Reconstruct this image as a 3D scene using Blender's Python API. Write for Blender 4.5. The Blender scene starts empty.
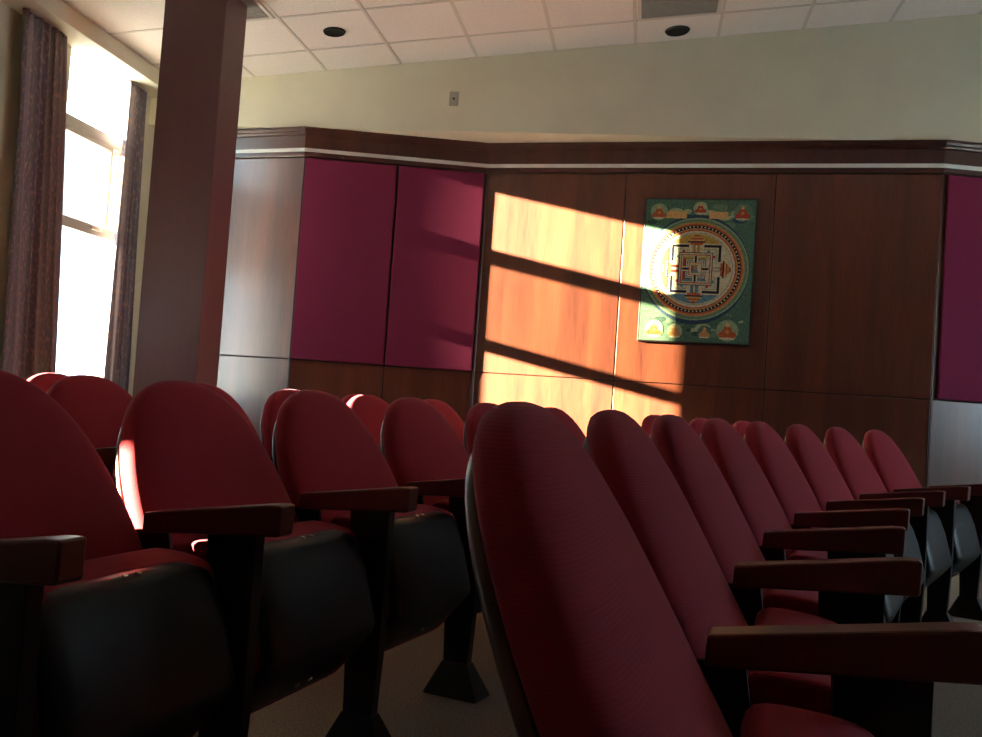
import bpy, bmesh, math, random
from mathutils import Vector, Matrix
random.seed(7)
S = bpy.context.scene
COL = S.collection

# ------------------------------------------------------------------ helpers
def link(o, parent=None):
    COL.objects.link(o)
    if parent: o.parent = parent
    return o

def obj(name, bm, mats, parent=None, smooth=False, bevel=0.0, seg=2):
    me = bpy.data.meshes.new(name)
    bmesh.ops.recalc_face_normals(bm, faces=bm.faces[:])
    bm.to_mesh(me); bm.free()
    for m in (mats if isinstance(mats, (list, tuple)) else [mats]): me.materials.append(m)
    if smooth:
        for p in me.polygons: p.use_smooth = True
    o = link(bpy.data.objects.new(name, me), parent)
    if bevel:
        b = o.modifiers.new('bevel', 'BEVEL'); b.width = bevel; b.segments = seg
        b.limit_method = 'ANGLE'; b.angle_limit = math.radians(35)
    return o

def tag(o, label, cat, group=None):
    o['label'] = label; o['category'] = cat
    if group: o['group'] = group
    return o

def struct(o, label=None):
    o['kind'] = 'structure'
    if label: o['label'] = label
    return o

def thing(name, label, cat, loc=(0, 0, 0), rz=0, group=None):
    o = bpy.data.objects.new(name, None); o.empty_display_size = .1
    link(o); o.location = loc; o.rotation_euler = (0, 0, rz)
    return tag(o, label, cat, group)

def box(bm, x0, x1, y0, y1, z0, z1, mi=0):
    vs = [bm.verts.new(p) for p in ((x0,y0,z0),(x1,y0,z0),(x1,y1,z0),(x0,y1,z0),(x0,y0,z1),(x1,y0,z1),(x1,y1,z1),(x0,y1,z1))]
    for f in ((0,3,2,1),(4,5,6,7),(0,1,5,4),(1,2,6,5),(2,3,7,6),(3,0,4,7)):
        bm.faces.new([vs[i] for i in f]).material_index = mi
    return vs

def newbox(*a):
    bm = bmesh.new(); box(bm, *a); return bm

def prism_xz(bm, pts, y0, y1):
    a = [bm.verts.new((x, y0, z)) for x, z in pts]; b = [bm.verts.new((x, y1, z)) for x, z in pts]
    n = len(pts)
    bm.faces.new(a); bm.faces.new(b[::-1])
    for i in range(n): bm.faces.new((a[i], b[i], b[(i+1)%n], a[(i+1)%n]))

def cyl(bm, c, axis, r, h, n=20, r2=None):
    m = Matrix.Translation(c) @ Vector((0,0,1)).rotation_difference(Vector(axis)).to_matrix().to_4x4()
    bmesh.ops.create_cone(bm, cap_ends=True, segments=n, radius1=r, radius2=r if r2 is None else r2, depth=h, matrix=m)

# ------------------------------------------------------------------ materials
def mat(name, col, rough=.6, spec=.5, metal=0, coat=0, sheen=0):
    m = bpy.data.materials.new(name); m.use_nodes = True
    b = m.node_tree.nodes['Principled BSDF']
    b.inputs['Base Color'].default_value = (*col, 1); b.inputs['Roughness'].default_value = rough
    b.inputs['Specular IOR Level'].default_value = spec; b.inputs['Metallic'].default_value = metal
    b.inputs['Coat Weight'].default_value = coat; b.inputs['Coat Roughness'].default_value = .15
    if sheen:
        b.inputs['Sheen Weight'].default_value = sheen; b.inputs['Sheen Roughness'].default_value = .4
    return m

def nd(m, t, **kw):
    n = m.node_tree.nodes.new(t)
    for k, v in kw.items(): setattr(n, k, v)
    return n

def noisy(m, c1, c2, scale=(1,1,1), nscale=5, detail=4, bump=0, coord='Object', lo=.35, hi=.65, dist=.002):
    L = m.node_tree.links.new; b = m.node_tree.nodes['Principled BSDF']
    tc = nd(m, 'ShaderNodeTexCoord'); mp = nd(m, 'ShaderNodeMapping'); mp.inputs['Scale'].default_value = scale
    nz = nd(m, 'ShaderNodeTexNoise'); nz.inputs['Scale'].default_value = nscale; nz.inputs['Detail'].default_value = detail
    cr = nd(m, 'ShaderNodeValToRGB')
    cr.color_ramp.elements[0].position = lo; cr.color_ramp.elements[0].color = (*c1, 1)
    cr.color_ramp.elements[1].position = hi; cr.color_ramp.elements[1].color = (*c2, 1)
    L(tc.outputs[coord], mp.inputs[0]); L(mp.outputs[0], nz.inputs[0]); L(nz.outputs[0], cr.inputs[0]); L(cr.outputs[0], b.inputs['Base Color'])
    if bump:
        bp = nd(m, 'ShaderNodeBump'); bp.inputs['Strength'].default_value = bump; bp.inputs['Distance'].default_value = dist
        L(nz.outputs[0], bp.inputs['Height']); L(bp.outputs[0], b.inputs['Normal'])
    return m

def wood(name, c1, c2, rough, coat, seed=0, rvar=True):
    m = mat(name, c1, rough, .5, 0, coat)
    m.node_tree.nodes['Principled BSDF'].inputs['Coat Roughness'].default_value = .28
    L = m.node_tree.links.new; b = m.node_tree.nodes['Principled BSDF']
    tc = nd(m, 'ShaderNodeTexCoord'); mp = nd(m, 'ShaderNodeMapping'); mp.inputs['Scale'].default_value = (1, 1, .09); mp.inputs['Location'].default_value = (seed, seed*.7, seed*.3)
    n1 = nd(m, 'ShaderNodeTexNoise'); n1.inputs['Scale'].default_value = 7; n1.inputs['Detail'].default_value = 6; n1.inputs['Distortion'].default_value = .6
    n2 = nd(m, 'ShaderNodeTexNoise'); n2.inputs['Scale'].default_value = 70; n2.inputs['Detail'].default_value = 3
    mx = nd(m, 'ShaderNodeMath', operation='MULTIPLY_ADD'); mx.inputs[1].default_value = .35
    ad = nd(m, 'ShaderNodeMath', operation='MULTIPLY'); ad.inputs[1].default_value = .75
    cr = nd(m, 'ShaderNodeValToRGB'); e = cr.color_ramp.elements
    e[0].position = .35; e[0].color = (*c1, 1); e[1].position = .72; e[1].color = (*c2, 1)
    L(tc.outputs['Object'], mp.inputs[0]); L(mp.outputs[0], n1.inputs[0]); L(mp.outputs[0], n2.inputs[0])
    L(n1.outputs[0], ad.inputs[0]); L(n2.outputs[0], mx.inputs[0]); L(ad.outputs[0], mx.inputs[2])
    L(mx.outputs[0], cr.inputs[0]); L(cr.outputs[0], b.inputs['Base Color'])
    return m

def fabric(name, c1, c2, rib_scale=260, sheen=.35):
    m = mat(name, c1, .9, .25, 0, 0, sheen)
    b = m.node_tree.nodes['Principled BSDF']; L = m.node_tree.links.new
    b.inputs['Sheen Tint'].default_value = (.9, .5, .7, 1)
    tc = nd(m, 'ShaderNodeTexCoord')
    wv = nd(m, 'ShaderNodeTexWave', wave_type='BANDS', bands_direction='Z'); wv.inputs['Scale'].default_value = 85
    wv.inputs['Distortion'].default_value = .6; wv.inputs['Detail'].default_value = 1
    nz = nd(m, 'ShaderNodeTexNoise'); nz.inputs['Scale'].default_value = 420; nz.inputs['Detail'].default_value = 2
    ad = nd(m, 'ShaderNodeMath', operation='ADD')
    cr = nd(m, 'ShaderNodeValToRGB'); e = cr.color_ramp.elements
    e[0].position = .2; e[0].color = (*c1, 1); e[1].position = 1.3 if False else 1.0; e[1].color = (*c2, 1)
    hf = nd(m, 'ShaderNodeMath', operation='MULTIPLY'); hf.inputs[1].default_value = .5
    L(tc.outputs['Object'], wv.inputs[0]); L(tc.outputs['Object'], nz.inputs[0])
    L(wv.outputs['Fac'], ad.inputs[0]); L(nz.outputs[0], ad.inputs[1]); L(ad.outputs[0], hf.inputs[0]); L(hf.outputs[0], cr.inputs[0])
    L(cr.outputs[0], b.inputs['Base Color'])
    bp = nd(m, 'ShaderNodeBump'); bp.inputs['Strength'].default_value = .3; bp.inputs['Distance'].default_value = .0008
    L(ad.outputs[0], bp.inputs['Height']); L(bp.outputs[0], b.inputs['Normal'])
    return m

M = {}
M['cream'] = noisy(mat('cream_paint', (.6,.57,.42), .8, .3), (.70,.66,.50), (.74,.70,.53), nscale=3)
M['beam'] = noisy(mat('beam_paint', (.66,.62,.5), .8, .3), (.64,.60,.48), (.68,.64,.52), nscale=3)
M['tile'] = noisy(mat('ceiling_tile', (.75,.68,.62), .95, .1), (.80,.73,.68), (.88,.81,.76), nscale=90, detail=3, bump=.25, dist=.003)
M['tbar'] = mat('grid_metal', (.64,.58,.53), .5)
M['white_strip'] = mat('white_strip', (.88,.88,.82), .35)
M['wood'] = wood('cherry_veneer', (.046,.011,.007), (.135,.036,.016), .34, .9)
M['wood_dark'] = wood('cherry_trim', (.034,.009,.007), (.070,.019,.013), .35, .3, 3)
M['column'] = wood('column_laminate', (.105,.043,.054), (.122,.050,.062), .5, .10, 5)
M['arm'] = wood('armrest_wood', (.080,.016,.013), (.130,.027,.020), .33, .3, 8)
M['shell_wood'] = wood('back_shell', (.060,.020,.012), (.11,.038,.024), .38, .12, 11)
M['seat_red'] = fabric('red_upholstery', (.26,.014,.024), (.31,.018,.030), sheen=.15)
M['maroon'] = noisy(mat('maroon_fabric', (.16,.012,.05), .85, .25, 0, 0, .25), (.150,.010,.045), (.185,.014,.058), nscale=160, bump=.3, dist=.001)
M['maroon'].node_tree.nodes['Principled BSDF'].inputs['Sheen Tint'].default_value = (.9,.4,.7,1)
M['plastic'] = noisy(mat('black_plastic', (.014,.015,.015), .42, .28), (.007,.008,.008), (.010,.011,.011), nscale=60, bump=.05)
M['metal'] = mat('black_metal', (.010,.010,.011), .5, .25)
M['screw'] = mat('screw_steel', (.55,.55,.52), .3, .5, 1)
M['carpet'] = noisy(mat('carpet', (.2,.18,.15), 1, .05), (.15,.135,.115), (.27,.24,.20), nscale=140, detail=5, bump=.6, dist=.006)
M['winframe'] = mat('window_frame_paint', (.42,.40,.34), .4)
M['reveal'] = mat('reveal_plaster', (.8,.78,.72), .8)
M['black'] = mat('speaker_black', (.006,.006,.006), .7, .3)
M['grille'] = mat('grille_grey', (.36,.36,.33), .5)
M['dark'] = mat('gap_dark', (.02,.008,.006), .8)
M['plate'] = mat('wall_plate_plastic', (.36,.33,.27), .45)
M['ground'] = noisy(mat('bounce_ground', (.5,.49,.46), .9), (.80,.81,.83), (.88,.88,.88), nscale=2)  # snow-pale tone chosen to throw daylight up onto the ceiling

def glass_mat(name, tint, gloss):
    m = bpy.data.materials.new(name); m.use_nodes = True; t = m.node_tree; t.nodes.clear()
    o = t.nodes.new('ShaderNodeOutputMaterial'); a = t.nodes.new('ShaderNodeBsdfTransparent'); a.inputs[0].default_value = (*tint, 1)
    g = t.nodes.new('ShaderNodeBsdfGlossy'); g.inputs['Roughness'].default_value = .02
    x = t.nodes.new('ShaderNodeMixShader'); x.inputs[0].default_value = gloss
    t.links.new(a.outputs[0], x.inputs[1]); t.links.new(g.outputs[0], x.inputs[2]); t.links.new(x.outputs[0], o.inputs[0])
    return m
M['glass'] = glass_mat('window_glass', (.95,.96,.95), .05)
M['sash_glass'] = glass_mat('sash_glass', (.62,.60,.56), .05)

def curtain_mat():
    m = bpy.data.materials.new('curtain_fabric'); m.use_nodes = True; t = m.node_tree; L = t.links.new
    b = t.nodes['Principled BSDF']; b.inputs['Roughness'].default_value = .85; b.inputs['Specular IOR Level'].default_value = .2
    tc = nd(m, 'ShaderNodeTexCoord'); sx = nd(m, 'ShaderNodeSeparateXYZ'); L(tc.outputs['UV'], sx.inputs[0])
    # vertical stripes across the cloth width (U is metres of cloth)
    mp = nd(m, 'ShaderNodeMapping'); mp.inputs['Scale'].default_value = (9, 0, 0); L(tc.outputs['UV'], mp.inputs[0])
    st = nd(m, 'ShaderNodeTexNoise'); st.inputs['Scale'].default_value = 1; st.inputs['Detail'].default_value = 2; L(mp.outputs[0], st.inputs[0])
    cr = nd(m, 'ShaderNodeValToRGB'); e = cr.color_ramp.elements
    e[0].position = .30; e[0].color = (.36,.22,.22,1); e[1].position = .70; e[1].color = (.40,.33,.40,1)
    n = e.new(.45); n.color = (.24,.20,.26,1); n = e.new(.55); n.color = (.28,.28,.28,1)
    L(st.outputs[0], cr.inputs[0])
    mp2 = nd(m, 'ShaderNodeMapping'); mp2.inputs['Scale'].default_value = (60, 22, 1); L(tc.outputs['UV'], mp2.inputs[0])
    n2 = nd(m, 'ShaderNodeTexNoise'); n2.inputs['Scale'].default_value = 1; n2.inputs['Detail'].default_value = 3; L(mp2.outputs[0], n2.inputs[0])
    c2 = nd(m, 'ShaderNodeValToRGB'); c2.color_ramp.elements[0].position = .52; c2.color_ramp.elements[1].position = .66
    L(n2.outputs[0], c2.inputs[0])
    mx = nd(m, 'ShaderNodeMixRGB'); mx.inputs[2].default_value = (.50,.36,.32,1); L(c2.outputs[0], mx.inputs[0]); L(cr.outputs[0], mx.inputs[1])
    L(mx.outputs[0], b.inputs['Base Color'])
    tr = nd(m, 'ShaderNodeBsdfTranslucent'); L(mx.outputs[0], tr.inputs[0])
    ms = nd(m, 'ShaderNodeMixShader'); ms.inputs[0].default_value = .12
    out = t.nodes['Material Output']; L(b.outputs[0], ms.inputs[1]); L(tr.outputs[0], ms.inputs[2]); L(ms.outputs[0], out.inputs[0])
    return m
M['curtain'] = curtain_mat()

# ------------------------------------------------------------------ room dimensions (metres, room axes: x right along end wall, y towards end wall)
LW, RW, BW, EW = -4.24, 5.6, -4.6, 7.225       # left, right, back walls, face of the upper end wall
SOF = 3.04                                     # underside of the upper end wall
def ceil_z(u): return 3.453 + .0957*(u + 3.406)
TH = .10

# floor
struct(obj('floor', newbox(LW-.3, RW+.3, BW-.3, 8.2, -.1, 0), M['carpet']))

# ceiling slab (sloping) and its T-bar grid
bm = bmesh.new()
a, b = LW-.2, RW+.2
prism_xz(bm, [(a, ceil_z(a)), (b, ceil_z(b)), (b, ceil_z(b)+.12), (a, ceil_z(a)+.12)], BW-.2, EW+.05)
ceiling = struct(obj('ceiling', bm, M['tile']))
bm = bmesh.new()
def bar_u(u, w=.024):      # bar running along y
    z0 = ceil_z(u) - .004
    box(bm, u-w/2, u+w/2, BW, EW-.001, z0, z0+.01)
def bar_v(v, w=.024):
    prism_xz(bm, [(LW+.15, ceil_z(LW+.15)-.0035), (RW, ceil_z(RW)-.0035), (RW, ceil_z(RW)+.004), (LW+.15, ceil_z(LW+.15)+.004)], v-w/2, v+w/2)
GU = [-.235+.62*k for k in range(-5, 10)]
GV = [6.797-.608*k for k in range(0, 19)]
for u in GU: bar_u(u)
for v in GV: bar_v(v)
g = obj('ceiling_grid', bm, M['tbar'], ceiling)

# left wall with the window opening and two added sun slots
def wall_with_holes(name, axis, pos, th, a0, a1, z0, z1, holes, m):
    """wall slab normal to x: spans a0..a1 in y; holes = (y0,y1,z0,z1) sorted"""
    bm = bmesh.new(); x0, x1 = pos
    cur = a0
    for (h0, h1, hz0, hz1) in holes:
        box(bm, x0, x1, cur, h0, z0, z1)
        if hz0 > z0: box(bm, x0, x1, h0, h1, z0, hz0)
        if hz1 < z1: box(bm, x0, x1, h0, h1, hz1, z1)
        cur = h1
    box(bm, x0, x1, cur, a1, z0, z1)
    return struct(obj(name, bm, m))

WZ0, WZ1 = .72, 3.325
LEFT_HOLES = [(.64, 1.03, 1.23, 1.49), (3.60, 4.16, .95, 1.75), (6.120, 6.98, WZ0, WZ1)]  # first two: out-of-view slots, added and sized to sunlight the seat rims
WT = .22
wall_with_holes('wall_left', 'x', (LW-WT, LW), WT, BW-.2, 8.2, 0, 3.372, LEFT_HOLES, M['cream'])
RIGHT_HOLES = [(4.2, 5.85, .9, 2.6)]
wall_with_holes('wall_right', 'x', (RW, RW+WT), WT, BW-.2, 8.2, 0, 4.3, RIGHT_HOLES, M['cream'])
struct(obj('wall_back', newbox(LW-.2, RW+.2, BW-.15, BW, 0, 4.4), M['wood_dark']))

# bulkhead beam over the windows
bm = bmesh.new(); prism_xz(bm, [(LW, 3.268), (-4.0, 3.268), (-4.0, ceil_z(-4.0)), (LW, ceil_z(LW))], BW, EW)
struct(obj('trim_bulkhead', bm, M['beam'], bevel=.004))
# shallow plaster pier in the corner beside the window
struct(obj('wall_pier', newbox(LW, -3.82, 7.38, 7.6, 0, SOF), M['beam'], bevel=.004))

# upper end wall: overhangs the panelling, its underside is the soffit
bm = bmesh.new(); prism_xz(bm, [(LW-.2, SOF), (RW+.2, SOF), (RW+.2, ceil_z(RW+.2)+.02), (LW-.2, ceil_z(LW-.2)+.02)], EW, 8.2)
struct(obj('wall_end', bm, M['cream']))

# ------------------------------------------------------------------ faceted wood panelling
ZL = Vector((-3.83, 7.41)); ZA = Vector((-2.842, 7.225)); AB = Vector((-1.392, 7.588)); BC = Vector((2.045, 7.222)); C1 = Vector((3.50, 7.60)); D1 = Vector((5.60, 7.39))
FAC = [('z', ZL, ZA), ('a', ZA, AB), ('b', AB, BC), ('c', BC, C1), ('d', C1, D1)]
SEAM, PT = 1.152, 2.800
def frame_of(p, q):
    d = (q-p).normalized(); ang = math.atan2(d.y, d.x)
    return ang, (q-p).length
def facet(p, q, cuts, upper_wood=True, inset=.004):
    """backing slab + wood panels as children, local x along facet, local -y into the room"""
    ang, Ln = frame_of(p, q)
    bk = obj('wall_end_panelling', newbox(-.0, Ln, .014, .06, 0, SOF), M['dark'])
    bk.location = (p.x, p.y, 0); bk.rotation_euler = (0, 0, ang); struct(bk)
    cs = [0]+cuts+[Ln]
    for i in range(len(cs)-1):
        for (z0, z1) in ((.12, SEAM-inset), (SEAM+inset, PT)):
            if z0 > 1 and not upper_wood: continue
            e0 = .010 if i == 0 else inset; e1 = .010 if i == len(cs)-2 else inset
            obj('wood_panel', newbox(cs[i]+e0, cs[i+1]-e1, 0, .016, z0, z1), M['wood'], bk, bevel=.003)
    obj('skirting', newbox(0, Ln, -.008, .016, 0, .11), M['wood_dark'], bk, bevel=.003)
    return bk, ang, Ln
def along(p, q, u): return (u-p.x)/(q.x-p.x)*(q-p).length
fz = facet(ZL, ZA, [])
fa = facet(ZA, AB, [along(ZA, AB, -2.104)], upper_wood=True)
fb = facet(AB, BC, [along(AB, BC, -.246), along(AB, BC, .89)])
fc = facet(BC, C1, [.72])
fd = facet(C1, D1, [1.05])

# crown, white strip and rail follow the facets
def run_trim(name, prof, m, bevel=.002):
    pts = [ZL, ZA, AB, BC, C1, D1]; bm = bmesh.new(); rings = []
    for i, p in enumerate(pts):
        ns = []
        if i > 0: d = (p-pts[i-1]).normalized(); ns.append(Vector((d.y, -d.x)))
        if i < len(pts)-1: d = (pts[i+1]-p).normalized(); ns.append(Vector((d.y, -d.x)))
        n = (sum(ns, Vector((0, 0)))).normalized(); k = 1/max(.2, n.dot(ns[0]))
        rings.append([bm.verts.new((p.x+n.x*o*k, p.y+n.y*o*k, z)) for o, z in prof])
    k = len(prof)
    for i in range(len(pts)-1):
        for j in range(k): bm.faces.new((rings[i][j], rings[i+1][j], rings[i+1][(j+1)%k], rings[i][(j+1)%k]))
    bm.faces.new(rings[0][::-1]); bm.faces.new(rings[-1])
    return struct(obj(name, bm, m))
run_trim('trim_crown', [(-.02, 2.876), (.018, 2.876), (.018, 2.975), (.030, 2.982), (.034, 2.998), (.044, 3.004), (.050, 3.022), (.056, 3.026), (.056, SOF-.001), (-.02, SOF-.001)], M['wood_dark'])
run_trim('trim_strip', [(-.015, 2.843), (.010, 2.843), (.010, 2.876), (-.015, 2.876)], M['white_strip'])
run_trim('trim_rail', [(-.02, 2.803), (.020, 2.803), (.024, 2.808), (.024, 2.838), (.018, 2.843), (-.02, 2.843)], M['wood_dark'])

# corner beads
def corner_post(p, nx, ny, w=.022):
    bm = bmesh.new(); cyl(bm, (0, 0, 1.45), (0, 0, 1), w/2, 2.70, 12)
    o = obj('trim_corner', bm, M['wood_dark'], smooth=False); o.location = (p.x+nx, p.y+ny, 0); struct(o)
corner_post(AB, 0, -.006, .03); corner_post(ZA, 0, .004); corner_post(BC, 0, .004)

# fabric acoustic panels
def acoustic(fac, p, q, u0, u1, label):
    ang, Ln = frame_of(p, q)
    l0, l1 = along(p, q, u0), along(p, q, u1)
    pos = p + (q-p).normalized()*l0
    t = thing('acoustic_panel', label, 'wall panel', (pos.x, pos.y, 0), ang, 'maroon fabric wall panels')
    w = l1-l0
    obj('fabric_face', newbox(0, w, -.030, -.006, SEAM+.006, PT-.008), M['maroon'], t, bevel=.007, seg=3)
    obj('backing_board', newbox(.006, w-.006, -.006, -.0015, SEAM+.012, PT-.014), M['wood_dark'], t)
acoustic(fa, ZA, AB, -2.830, -2.112, 'left maroon fabric wall panel of the pair beside the pale wood panel')
acoustic(fa, ZA, AB, -2.096, -1.414, 'right maroon fabric wall panel of the pair, its edge touched by sunlight')
acoustic(fc, BC, C1, 2.080, 2.735, 'maroon fabric wall panel cut off by the right edge of the photo')

# ------------------------------------------------------------------ the window, its glazing and curtains
def window(name, y0, y1, z0, z1, xo, detail=True, inward=1):
    w = struct(bpy.data.objects.new(name, None)); link(w)
    fr = .028; x0, x1 = (xo-.03, xo+.03)
    bm = bmesh.new()
    box(bm, x0, x1, y0, y0+fr, z0, z1); box(bm, x0, x1, y1-fr, y1, z0, z1)
    box(bm, x0, x1, y0+fr, y1-fr, z0, z0+fr); box(bm, x0, x1, y0+fr, y1-fr, z1-fr, z1)
    obj('window_frame', bm, M['winframe'], w, bevel=.003)
    if detail:
        ys = 6.82; yr = y1-fr  # right-hand stile of the opening sash
        bm = bmesh.new(); box(bm, xo-.08, xo+.06, y0+fr, yr, 2.720, 2.810); obj('transom', bm, M['winframe'], w, bevel=.004)
        bm = bmesh.new(); box(bm, xo-.08, xo+.06, y0+fr, yr, 1.990, 2.072); obj('transom', bm, M['winframe'], w, bevel=.004)
        bm = bmesh.new()
        box(bm, x0+.02, x1+.03, ys-.030, ys, 2.072, 2.72)
        box(bm, x0+.02, x1+.03, y0+fr, ys-.030, 2.69, 2.72)
        obj('sash', bm, M['winframe'], w, bevel=.003)
        bm = bmesh.new(); box(bm, xo+.06, xo+.085, 6.58, 6.72, 2.03, 2.06); obj('latch', bm, M['screw'], w, bevel=.004)
        obj('sash_pane', newbox(xo-.004, xo+.004, y0+fr, yr, 2.072, 2.72), M['sash_glass'], w)
        obj('pane', newbox(xo-.004, xo+.004, y0+fr, y1-fr, 2.81, z1-fr), M['glass'], w)
        obj('pane', newbox(xo-.004, xo+.004, y0+fr, y1-fr, z0+fr, 1.99), M['glass'], w)
    else:
        obj('pane', newbox(xo-.004, xo+.004, y0+fr, y1-fr, z0+fr, z1-fr), M['glass'], w)
    obj('window_sill', newbox(*( (xo+.03, LW+.02) if inward > 0 else (RW-.02, xo-.03)), y0+.001, y1-.001, z0, z0+.02), M['reveal'], w)
    return w
WX = LW-.10
window('window_1', *LEFT_HOLES[2], WX)
for k, h in enumerate(LEFT_HOLES[:2]): window('window_%d' % (k+2), *h, WX, False)  # glazing for the added sun slots
for k, h in enumerate(RIGHT_HOLES): window('window_%d' % (k+4), *h, RW+.10, False, -1)

def curtain(label, top, bot, waves, x=-4.015, xb=-4.0, amp=.030, z1=3.262, z0=.04, ph=0):
    """hanging cloth: top=(y0,y1), bot=(y0,y1) edges"""
    NU, NV = waves*14, 30
    bm = bmesh.new(); uv = bm.loops.layers.uv.new('UVMap'); grid = []
    cloth = (top[1]-top[0])*2.1
    for j in range(NV+1):
        t = j/NV; z = z1+(z0-z1)*t; row = []
        tt = t; xc = x+(xb-x)*t
        for i in range(NU+1):
            s = i/NU
            ya = top[0]+(bot[0]-top[0])*tt; yb = top[1]+(bot[1]-top[1])*tt
            a = s*waves*2*math.pi+ph
            y = ya+(yb-ya)*s+.010*math.sin(a*1+1.1+t*1.5)+.006*math.sin(a*.37+5*t)
            xx = xc+amp*(.75+.25*math.sin(a*.31+2))*math.sin(a+.35*math.sin(3*t+s*7))+.008*math.sin(a*.5+t*4)
            row.append(bm.verts.new((xx, y, z)))
        grid.append(row)
    for j in range(NV):
        for i in range(NU):
            f = bm.faces.new((grid[j][i], grid[j][i+1], grid[j+1][i+1], grid[j+1][i]))
            for l, (ii, jj) in zip(f.loops, ((i,j),(i+1,j),(i+1,j+1),(i,j+1))): l[uv].uv = (ii/NU*cloth, jj/NV*3.2)
    t = thing('curtain', label, 'curtain', (0, 0, 0), 0, 'striped window curtains')
    o = obj('curtain_cloth', bm, M['curtain'], t, smooth=True)
    so = o.modifiers.new('solid', 'SOLIDIFY'); so.thickness = .004
    # gathered heading tape
    bm = bmesh.new(); box(bm, x-.006, x+.006, top[0]+.01, top[1]-.01, z1-.012, z1+.004); obj('heading_tape', bm, M['curtain'], t)
curtain('striped mauve curtain drawn to the left of the bright window', (5.43, 5.89), (5.55, 6.18), 6, x=-4.14, xb=-4.14)
curtain('striped mauve curtain hanging right of the bright window, beside the column', (6.786, 7.06), (6.796, 7.18), 5, x=-4.195, xb=-4.195, amp=.024, ph=1.5)

# outside ground beyond the windows, whitened to bounce daylight up to the ceiling
struct(obj('ground', newbox(-40, 40, -40, 40, -.6, -.5), M['ground']))

# ------------------------------------------------------------------ column
col = newbox(-3.276, -2.842, 5.655, 5.967, 0, ceil_z(-2.842)+.01)
c = obj('column', col, M['column'], bevel=.006); struct(c, 'dark brown square column between the window and the panelled wall')
c['kind'] = 'structure'
obj('column_plinth', newbox(-3.288, -2.830, 5.643, 5.979, 0, .10), M['wood_dark'], c, bevel=.004)

# ------------------------------------------------------------------ ceiling fittings, wall plate
for (u, v, r, lb) in ((-2.405, 6.50, .078, 'black round ceiling speaker near the column'), (.075, 7.04, .088, 'black round ceiling speaker over the framed picture')):
    t = thing('ceiling_speaker', lb, 'speaker', (u, v, ceil_z(u)), 0, 'round ceiling speakers')
    t.rotation_euler = (0, -math.atan(.0957), 0)
    bm = bmesh.new(); cyl(bm, (0, 0, -.004), (0, 0, 1), r, .012, 40, r*.96); obj('speaker_grille', bm, M['black'], t)
    bm = bmesh.new()
    for i in range(40):
        a0, a1 = 2*math.pi*i/40, 2*math.pi*(i+1)/40
        q = [bm.verts.new((rr*math.cos(a), rr*math.sin(a), z)) for rr, z, a in ((r*.97, -.013, a0), (r*.97, -.013, a1), (r*1.06, -.002, a1), (r*1.06, -.002, a0))]
        bm.faces.new(q)
    bmesh.ops.remove_doubles(bm, verts=bm.verts[:], dist=.0005)
    obj('speaker_rim', bm, M['black'], t, smooth=True)
def vent(u0, u1, v0, v1, label):
    um, vm = (u0+u1)/2, (v0+v1)/2
    t = thing('ceiling_vent', label, 'vent', (um, vm, ceil_z(um)), 0, 'grey ceiling air grilles')
    t.rotation_euler = (0, -math.atan(.0957), 0)
    w, h = (u1-u0)/2, (v1-v0)/2; bm = bmesh.new()
    for q in ((-w, w, -h, -h+.025), (-w, w, h-.025, h), (-w, -w+.025, -h+.025, h-.025), (w-.025, w, -h+.025, h-.025)): box(bm, *q, -.012, .0)
    obj('vent_frame', bm, M['tbar'], t)
    bm = bmesh.new()
    n = 22
    for i in range(n):
        y = -h+.03+(2*h-.06)*i/(n-1); box(bm, -w+.025, w-.025, y-.006, y+.006, -.009, -.004)
    obj('grille', bm, M['grille'], t)
    obj('vent_backing', newbox(-w+.02, w-.02, -h+.02, h-.02, -.004, -.001), mat('vent_dark', (.16,.16,.145), .8), t)
vent(-.215, .365, 6.205, 6.78, 'grey square air grille in the ceiling above the framed picture')
vent(-3.315, -2.735, 5.60, 6.175, 'grey square air grille in the ceiling partly behind the column')
t = thing('wall_plate', 'small beige wall plate on the cream upper wall', 'wall plate', (-1.637, EW, 3.30))
obj('cover', newbox(-.037, .037, -.008, 0, -.058, .058), M['plate'], t, bevel=.003)
bm = bmesh.new(); cyl(bm, (0, -.010, 0), (0, 1, 0), .009, .012, 16); obj('jack', bm, M['metal'], t)

# ------------------------------------------------------------------ framed circular painting (generic geometric design)
ang, Ln = frame_of(AB, BC)
uc = along(AB, BC, .343); pos = AB + (BC-AB).normalized()*uc
pic = thing('framed_picture', 'framed green and gold circular geometric painting on the wood wall', 'picture', (pos.x, pos.y, 2.036), ang)
PW, PH = .828, 1.105
obj('picture_frame', newbox(-PW/2-.012, PW/2+.012, -.030, .0, -PH/2-.012, PH/2+.012), mat('frame_black', (.012,.010,.010), .35), pic, bevel=.004)
PC = [(.070,.135,.095), (.11,.19,.12), (.03,.06,.10), (.42,.20,.07), (.36,.085,.03), (.02,.02,.03), (.50,.44,.30), (.42,.27,.06), (.10,.20,.26), (.35,.05,.03), (.30,.34,.20), (.22,.30,.17), (.55,.30,.12), (.035,.07,.06)]
GRN, GR2, NAVY, ORG, RUST, BLK, CRM, GOLD, TEAL, RED, SAGE, OLIVE, PINK, DKG = range(14)
pm = [noisy(mat('paint_%d' % i, c_, .75, .05), tuple(x*.78 for x in c_), tuple(min(1, x*1.2) for x in c_), nscale=60) for i, c_ in enumerate(PC)]
bm = bmesh.new(); ly = [-.0310]
def lay(pts, mi):
    y = ly[0]; ly[0] -= .000035
    f = bm.faces.new([bm.verts.new((x, y, z)) for x, z in pts]); f.material_index = mi
CX0, CZ0 = -.012, .012
def rect(x0, x1, z0, z1, mi): lay([(x0, z0), (x1, z0), (x1, z1), (x0, z1)], mi)
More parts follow.
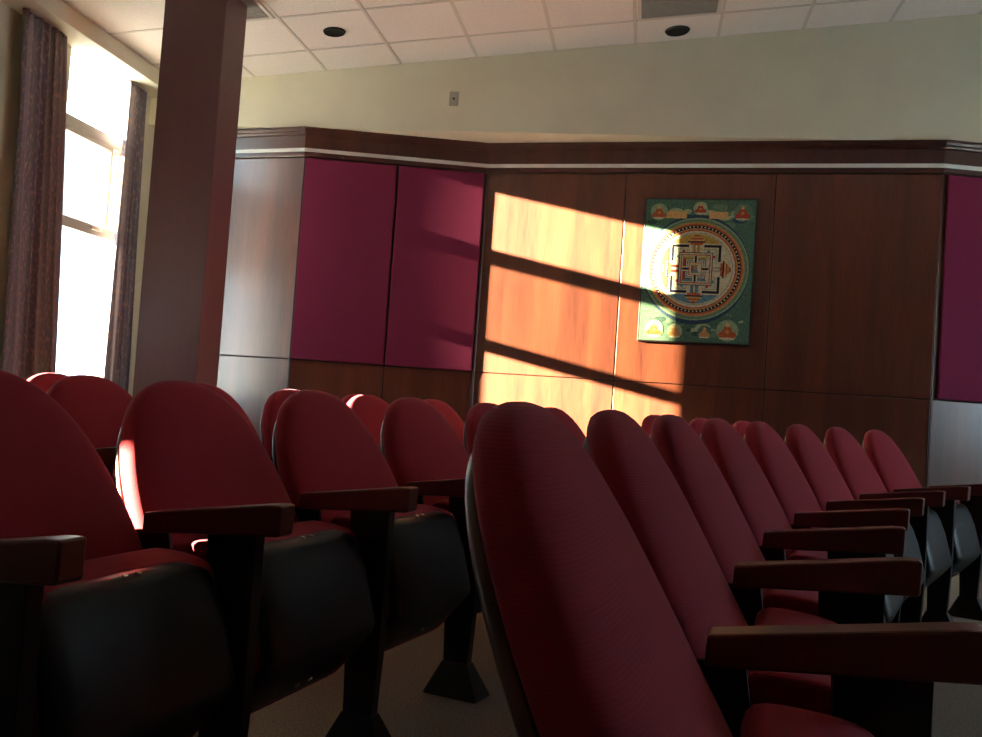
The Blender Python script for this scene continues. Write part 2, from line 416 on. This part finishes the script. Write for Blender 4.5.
def disc(x, z, r, mi, n=28, sx=1, sz=1): lay([(x+r*sx*math.cos(2*math.pi*i/n), z+r*sz*math.sin(2*math.pi*i/n)) for i in range(n)], mi)
rect(-PW/2, PW/2, -PH/2, PH/2, GRN)
rr = random.Random(3)
for i in range(60):      # mottled hills and clouds outside the disc
    x, z = rr.uniform(-.38, .38), rr.choice((-1, 1))*rr.uniform(.33, .50)
    s = rr.uniform(.02, .06); sx, sz = 1.0, rr.uniform(.3, .6)
    x = max(-PW/2+s, min(PW/2-s, x)); z = max(-PH/2+s*sz, min(PH/2-s*sz, z))
    disc(x, z, s, rr.choice((GR2, OLIVE, DKG, SAGE, GRN, GR2, NAVY if z < .4 else SAGE)), 14, sx, sz)
disc(CX0, CZ0-.004, .4015, NAVY, 72, 1, 1.06)
rect(-.26, -.10, .405, .46, PINK); rect(.07, .21, .405, .46, PINK)
def figure(x, z, s, robe, halo):
    disc(x, z, s*1.15, halo, 20); disc(x, z-s*.45, s*.95, robe, 18, 1, .5); disc(x, z-.02*s, s*.55, robe, 16, .9, 1.0)
    disc(x, z+s*.62, s*.24, PINK, 12); disc(x, z-s*.1, s*.22, ORG, 10)
    disc(x, z-s*.85, s*.85, CRM, 12, 1, .14)
figure(-.315, .455, .058, RUST, OLIVE); figure(.0, .485, .046, RED, SAGE); figure(.318, .455, .060, RED, GR2)
figure(.255, -.455, .072, RUST, OLIVE); figure(.085, -.475, .046, ORG, GRN); figure(-.30, -.465, .062, RUST, OLIVE); figure(-.14, -.475, .050, ORG, SAGE)
for r, c_ in ((.398, OLIVE), (.388, GR2), (.368, ORG), (.352, RUST), (.340, BLK), (.318, ORG), (.306, RED), (.298, CRM), (.280, GR2), (.276, CRM)): disc(CX0, CZ0, r, c_, 80)
for i in range(72):      # bead ring
    a = 2*math.pi*i/72; disc(CX0+.329*math.cos(a), CZ0+.329*math.sin(a), .0065, CRM if i % 6 else PINK, 8)
def wedge(a0, a1, r, mi):
    lay([(CX0, CZ0)]+[(CX0+r*math.cos(math.radians(a0+(a1-a0)*i/16)), CZ0+r*math.sin(math.radians(a0+(a1-a0)*i/16))) for i in range(17)], mi)
wedge(45, 135, .270, GOLD); wedge(-45, 45, .270, CRM); wedge(225, 315, .270, TEAL); wedge(135, 225, .270, RED)
def sq(h, mi): rect(CX0-h, CX0+h, CZ0-h, CZ0+h, mi)
def tri4(h):
    wed = ((45, GOLD), (-45, CRM), (225, TEAL), (135, RED))
    for a0, mi in wed:
        k = h*math.sqrt(2); a1 = a0+90
        lay([(CX0, CZ0), (CX0+k*math.cos(math.radians(a0)), CZ0+k*math.sin(math.radians(a0))), (CX0+k*math.cos(math.radians(a1)), CZ0+k*math.sin(math.radians(a1)))], mi)
def rot4(pts, mi):
    for k in range(4):
        c_, s_ = (1, 0, -1, 0)[k], (0, 1, 0, -1)[k]
        lay([(CX0+x*c_-z*s_, CZ0+x*s_+z*c_) for x, z in pts], mi[k] if isinstance(mi, (list, tuple)) else mi)
sq(.198, CRM); sq(.188, BLK); sq(.168, CRM); sq(.158, SAGE); sq(.150, CRM)
Q4 = (GOLD, RED, TEAL, CRM)
# gates: stepped towers on each side
for (hw, z0, z1, mi) in ((.058, .150, .205, CRM), (.050, .188, .212, RUST), (.066, .205, .216, BLK), (.060, .216, .228, PINK), (.046, .228, .240, RUST), (.032, .240, .254, ORG), (.018, .254, .266, RED), (.030, .12, .188, Q4), (.014, .12, .188, BLK), (.009, .12, .185, CRM)):
    rot4([(-hw, z0), (hw, z0), (hw, z1), (-hw, z1)], mi)
sq(.128, BLK); sq(.122, CRM); sq(.112, RUST); sq(.104, CRM); tri4(.096)
sq(.078, BLK); sq(.073, CRM); sq(.066, TEAL); sq(.058, CRM); sq(.050, RUST); sq(.044, CRM)
rot4([(-.018, .05), (.018, .05), (.018, .10), (-.018, .10)], CRM); rot4([(-.008, .05), (.008, .05), (.008, .10), (-.008, .10)], BLK)
for k in range(4):
    for j in (-1, 1):
        a = math.pi/2*k; x, z = .135, j*.095
        disc(CX0+x*math.cos(a)-z*math.sin(a), CZ0+x*math.sin(a)+z*math.cos(a), .012, RED if j > 0 else TEAL, 10)
tri4(.032); disc(CX0, CZ0, .018, TEAL, 16); disc(CX0, CZ0, .010, ORG, 12)
me = bpy.data.meshes.new('canvas'); bm.to_mesh(me); bm.free()
for m_ in pm: me.materials.append(m_)
link(bpy.data.objects.new('canvas', me), pic)

# ------------------------------------------------------------------ theatre seat prototype (x forward, y along the row, z up; origin on the floor)
HW = .2845
def back_path(s):      # s 0..1 bottom to top -> (x,z,angle)
    return None
ZB, ZT = .36, .893
NS = 40
_th = lambda t: math.radians(31-5*t)
_pts = [(0., 0.)]
SL = (ZT-ZB)/math.cos(math.radians(28.5))
for i in range(NS):
    t = (i+.5)/NS; _pts.append((_pts[-1][0]-math.sin(_th(t))*SL/NS, _pts[-1][1]+math.cos(_th(t))*SL/NS))
_kz = (ZT-ZB)/_pts[-1][1]
XT = -.217
_pts = [(x-_pts[-1][0]+XT, ZB+z*_kz) for x, z in _pts]
def on_back(y, s, n):
    s = max(0, min(1, s)); f = s*NS; i = min(NS-1, int(f)); w = f-i
    x = _pts[i][0]*(1-w)+_pts[i+1][0]*w; z = _pts[i][1]*(1-w)+_pts[i+1][1]*w; a = _th(s)
    return (x+n*math.cos(a), y, z+n*math.sin(a))
def outline(s0, s1, hw, sa=.26, n=36, p=2.4):
    """arch: straight sides from s0 to sa, superellipse up to s1; returns (y,s) loop"""
    pts = []
    for i in range(n+1):
        a = math.pi*i/n; ca, sa_ = math.cos(a), math.sin(a)
        pts.append((hw*math.copysign(abs(ca)**(2/p), ca), sa+(s1-sa)*abs(sa_)**(2/p)))
    pts += [(-hw, sa-(sa-s0)*.5), (-hw+.004, s0+.06), (-hw+.04, s0), (0, s0), (hw-.04, s0), (hw-.004, s0+.06), (hw, sa-(sa-s0)*.5)]
    return pts
def pad(out, depth, back, rings, yc=0, sc=.42):
    bm = bmesh.new(); loops = []
    for rho, n in rings:
        loops.append([bm.verts.new(on_back(yc+(y-yc)*rho, sc+(s-sc)*rho, n)) for y, s in out])
    k = len(out)
    for a, b in zip(loops, loops[1:]):
        for i in range(k): bm.faces.new((a[i], a[(i+1)%k], b[(i+1)%k], b[i]))
    for lp, n in ((loops[0], rings[0][1]), (loops[-1], rings[-1][1])):
        cv = bm.verts.new(on_back(yc, sc, n))
        for i in range(k): bm.faces.new((lp[i], lp[(i+1)%k], cv))
    return bm

PARTS = []
def part(name, bm, m, smooth=False, bevel=0, seg=2):
    o = obj(name, bm, m, PROTO, smooth, bevel, seg); PARTS.append(o); return o
PROTO = bpy.data.objects.new('theatre_seat', None); link(PROTO); PROTO.empty_display_size = .1

Tk = .066
rings = [(.93, .000), (.975, .002), (.995, .008), (1.0, .016), (.998, .027), (.985, .038), (.965, .046), (.93, .053), (.88, .059), (.80, .064), (.68, .068), (.5, .072), (.3, .074), (.15, .075)]
part('backrest', pad(outline(.06, 1.0, HW), Tk, 0, rings), M['seat_red'], True)
out2 = outline(0, .955, HW-.002)
part('back_shell', pad(out2, 0, 0, [(.9, -.002), (.99, .001), (1.0, -.001), (1.002, -.006), (.998, -.011), (.985, -.014), (.9, -.017), (.6, -.019), (.3, -.019)]), M['shell_wood'], True)

# tipped-up seat pad (red) and its black moulded pan
def loft_y(prof, ys):
    """closed xz profile lofted along y; ys = (y, scale, dz) towards the profile centroid"""
    bm = bmesh.new(); cx = sum(p[0] for p in prof)/len(prof); cz = sum(p[1] for p in prof)/len(prof); L = []
    for y, s in ys: L.append([bm.verts.new((cx+(x-cx)*s, y, cz+(z-cz)*s)) for x, z in prof])
    k = len(prof)
    for a, b in zip(L, L[1:]):
        for i in range(k): bm.faces.new((a[i], a[(i+1)%k], b[(i+1)%k], b[i]))
    bm.faces.new(L[0][::-1]); bm.faces.new(L[-1])
    return bm
cush = [(.206,.552),(.196,.562),(.170,.571),(.120,.576),(.075,.578),(.055,.568),(.052,.53),(.058,.46),(.062,.36),(.066,.28),(.088,.222),(.112,.196),(.140,.190),(.166,.196),(.19,.214),(.246,.300),(.262,.345),(.246,.42),(.220,.52)]
part('seat_cushion', loft_y(cush, [(-.237,.92),(-.236,.96),(-.232,.985),(-.222,.997),(-.1,1.0),(.1,1.0),(.222,.997),(.232,.985),(.236,.96),(.237,.92)]), M['seat_red'], True).modifiers.new('soft', 'SUBSURF').levels = 1; PARTS[-1].modifiers['soft'].render_levels = 1
pan_prof = [(.186,.572),(.200,.570),(.214,.563),(.222,.551),(.236,.525),(.258,.470),(.278,.395),(.289,.352),(.290,.336),(.283,.320),(.262,.294),(.225,.252),(.200,.226),(.186,.214)]
def pan():
    bm = bmesh.new(); rows = []
    n = len(pan_prof)
    for i, (x, z) in enumerate(pan_prof):
        t = i/(n-1)
        # rounded corners at the top edge, widening towards the crease
        hw = .233*(1-.16*max(0, 1-(.572-z)/.035)**2.0) if z > .537 else .233+.005*min(1, (.537-z)/.2)
        if z < .30: hw -= .012*((.30-z)/.09)**2
        row = []
        for k in range(17):
            s = -1+2*k/16; ins = .020*abs(s)**8
            a = pan_prof[max(0, i-1)]; b = pan_prof[min(n-1, i+1)]
            tx, tz = b[0]-a[0], b[1]-a[1]; l = math.hypot(tx, tz); nx, nz = -tz/l, tx/l
            row.append(bm.verts.new((x-nx*ins, hw*math.copysign(abs(s)**.92, s), z-nz*ins)))
        rows.append(row)
    for a, b in zip(rows, rows[1:]):
        for k in range(16): bm.faces.new((a[k], a[k+1], b[k+1], b[k]))
    return bm
p_ = part('seat_pan', pan(), M['plastic'], True)
so = p_.modifiers.new('solid', 'SOLIDIFY'); so.thickness = .006; so.offset = -1 
for y in (-.017, .017):
    bm = bmesh.new(); cyl(bm, (.203, y, .5705), (.3, 0, 1), .0055, .004, 12); part('screw', bm, M['screw'])
    bm = bmesh.new(); cyl(bm, (.222, y*1.6, .2475), (.72, 0, -.69), .006, .005, 12); part('screw', bm, M['screw'])

AY = .0     # armrest line offset is added per copy
def arm_bm(y):
    bm = bmesh.new(); h = .027
    prof = [(.009,.5925),(.011,.633),(.300,.677),(.327,.678),(.329,.674),(.328,.618),(.322,.616)]
    prism_xz(bm, prof, y-h, y+h); return bm
def post_bm(y):
    bm = bmesh.new(); w = .017
    prism_xz(bm, [(.160,.612),(.272,.629),(.272,.30),(.262,.10),(.180,.10),(.172,.30)], y-w, y+w); return bm
def foot_bm(y):
    bm = bmesh.new()
    lo = [bm.verts.new(p) for p in ((.135,y-.05,0),(.315,y-.05,0),(.315,y+.05,0),(.135,y+.05,0))]
    md = [bm.verts.new(p) for p in ((.135,y-.05,.006),(.315,y-.05,.006),(.315,y+.05,.006),(.135,y+.05,.006))]
    hi = [bm.verts.new(p) for p in ((.178,y-.02,.10),(.265,y-.02,.10),(.265,y+.02,.10),(.178,y+.02,.10))]
    for a, b in ((lo, md), (md, hi)):
        for i in range(4): bm.faces.new((a[i], a[(i+1)%4], b[(i+1)%4], b[i]))
    bm.faces.new(lo[::-1]); bm.faces.new(hi); return bm
def bracket_bm(y):
    bm = bmesh.new(); w = .006
    prism_xz(bm, [(-.030,.592),(.030,.598),(.058,.606),(.075,.50),(.165,.40),(.165,.36),(.05,.36),(-.005,.50)], y-w, y+w); return bm
def arm_set(y, lst):
    for nm, f, m, bv in (('armrest', arm_bm, 'arm', .006), ('standard', post_bm, 'metal', .002), ('foot', foot_bm, 'metal', .0015), ('side_bracket', bracket_bm, 'metal', .002)):
        o = obj(nm, f(y), M[m], PROTO, False, bv); lst.append(o)
FAR, NEAR = [], []

GROUP = 'red theatre seats in curved rows'
def plan_to_room(x, y):
    A = math.radians(9.35); return x*math.cos(A)-y*math.sin(A), x*math.sin(A)+y*math.cos(A)
protos_done = [False]
def seat(center, r, phi, step, label, near=False):
    """phi = polar angle of the seat (degrees, plan axes)"""
    f = math.radians(phi-9.35); cx, cy = plan_to_room(*center)
    loc = (cx-r*math.cos(f), cy+r*math.sin(f), 0)
    hw = r*math.tan(math.radians(step/2))
    t = PROTO.copy(); COL.objects.link(t); t.location = loc; t.rotation_euler = (0, 0, -f)
    tag(t, label, 'theatre seat', GROUP)
    for o in PARTS:
        c_ = o.copy(); COL.objects.link(c_); c_.parent = t
    dy = math.radians(step/2)
    for side, use in ((1, True), (-1, near)):
        if not use: continue
        for o in ARMS:
            c_ = o.copy(); COL.objects.link(c_); c_.parent = t
            c_.location = (0, side*hw, 0); c_.rotation_euler = (0, 0, -side*dy)
    return t
ARMS = []
arm_set(0, ARMS)

RC, RR, RP, RS = (9.556, -1.461), 9.640, 12.438, 3.604
LC, LR, LP, LS = (11.171, -2.239), 12.569, 14.097, 2.674
R_LAB = ['closest theatre seat of the right-hand row, large red back filling the lower middle',
 'second theatre seat from the camera in the right-hand row',
 'third theatre seat from the camera in the right-hand row',
 'fourth theatre seat from the camera in the right-hand row',
 'fifth theatre seat from the camera in the right-hand row',
 'sixth theatre seat from the camera in the right-hand row, third from its far end',
 'next-to-last theatre seat at the far end of the right-hand row',
 'last theatre seat at the far end of the right-hand row, grey-sheened seat pan']
for k in range(1, 9): seat(RC, RR, RP+RS*(k-.5), RS, R_LAB[k-1], near=(k == 1))
L_LAB = ['large dark red theatre seat cut off by the left edge of the photo',
 'red theatre seat with a sunlit patch on the left edge of its back',
 'third theatre seat of the left-hand row, behind a chipped wooden armrest',
 'fourth theatre seat of the left-hand row, directly left of the closest large red back',
 'red seat back peeping out just left of the closest large red back',
 'red seat back between the two closest right-hand seats, against the sunlit wall',
 'red seat back peeping out behind the second right-hand seat, against the sunlit wall',
 'red seat back mostly hidden behind the third right-hand seat',
 'red seat top just showing behind the fourth right-hand seat',
 'red seat top just showing behind the fifth right-hand seat']
for k in range(2, 12): seat(LC, LR, LP+LS*(k-.5), LS, L_LAB[k-2], near=(k == 2))
M_LAB = ['sliver of a red seat back at the extreme left edge, below the curtain',
 'dark red seat back in front of the bright window, below the window sill',
 'red seat back right behind the seat with the sunlit patch, below the column',
 'red seat edge behind the third left-hand seat, below the pale wood panel',
 'red seat back with bright sunlit left rim, below the maroon panels',
 'red seat top below the right maroon panel, behind the fourth left-hand seat',
 'third-row seat top hidden behind the closest large red back']
for k, lb in enumerate(M_LAB): seat(LC, LR+1.19, 22.03+2.47*k, 2.47, lb, near=(k == 0))
N_LAB = ['red seat back with sunlit rim left of the dark seat, below the bright window',
 'red seat edge just left of the sunlit-rim seat, below the maroon panels']
for k, lb in zip((0, 4), N_LAB): seat(LC, LR+2.37, 27.70+2.255*k, 2.255, lb, near=True)
for o in PARTS+ARMS: bpy.data.objects.remove(o)
bpy.data.objects.remove(PROTO)

# ------------------------------------------------------------------ light: sky through the windows and a low sun from the left
w = bpy.data.worlds.new('sky'); S.world = w; w.use_nodes = True
bg = w.node_tree.nodes['Background']; bg.inputs[0].default_value = (.62, .82, 1.0, 1); bg.inputs[1].default_value = 12.0
sl = bpy.data.lights.new('sun', 'SUN'); sl.energy = 320; sl.color = (1.0, .84, .56); sl.angle = math.radians(.55)
so_ = link(bpy.data.objects.new('sun', sl))
d = Vector((1, .275, -.2155)).normalized()
so_.rotation_euler = d.to_track_quat('-Z', 'Y').to_euler(); so_.location = (-12, 2, 6)
def portal(name, x, y0, y1, z0, z1, sgn):
    l = bpy.data.lights.new(name, 'AREA'); l.shape = 'RECTANGLE'; l.size = y1-y0; l.size_y = z1-z0; l.cycles.is_portal = True
    o = link(bpy.data.objects.new(name, l)); o.location = (x, (y0+y1)/2, (z0+z1)/2)
    o.rotation_euler = Vector((sgn, 0, 0)).to_track_quat('-Z', 'Z').to_euler()
for h in LEFT_HOLES: portal('sky_portal', LW-WT-.01, *h, 1)
for h in RIGHT_HOLES: portal('sky_portal', RW+WT+.01, *h, -1)

# ------------------------------------------------------------------ camera
cd = bpy.data.cameras.new('camera'); cd.sensor_width = 36; cd.lens = 36*940/982; cd.clip_start = .02
cam = link(bpy.data.objects.new('camera', cd))
P, Rl, A = math.radians(2.16), math.radians(3.95), math.radians(9.35)
cam.matrix_world = Matrix.Translation((0, 0, .9)) @ Matrix.Rotation(A, 4, 'Z') @ Matrix.Rotation(math.pi/2+P, 4, 'X') @ Matrix.Rotation(Rl, 4, 'Z')
S.camera = cam
S.view_settings.view_transform = 'Standard'; S.view_settings.look = 'None'; S.view_settings.gamma = 1; S.view_settings.use_curve_mapping = False
S.view_settings.exposure = 0.0
S.cycles.use_denoising = True
S.cycles.max_bounces = 10; S.cycles.diffuse_bounces = 6; S.cycles.transparent_max_bounces = 12
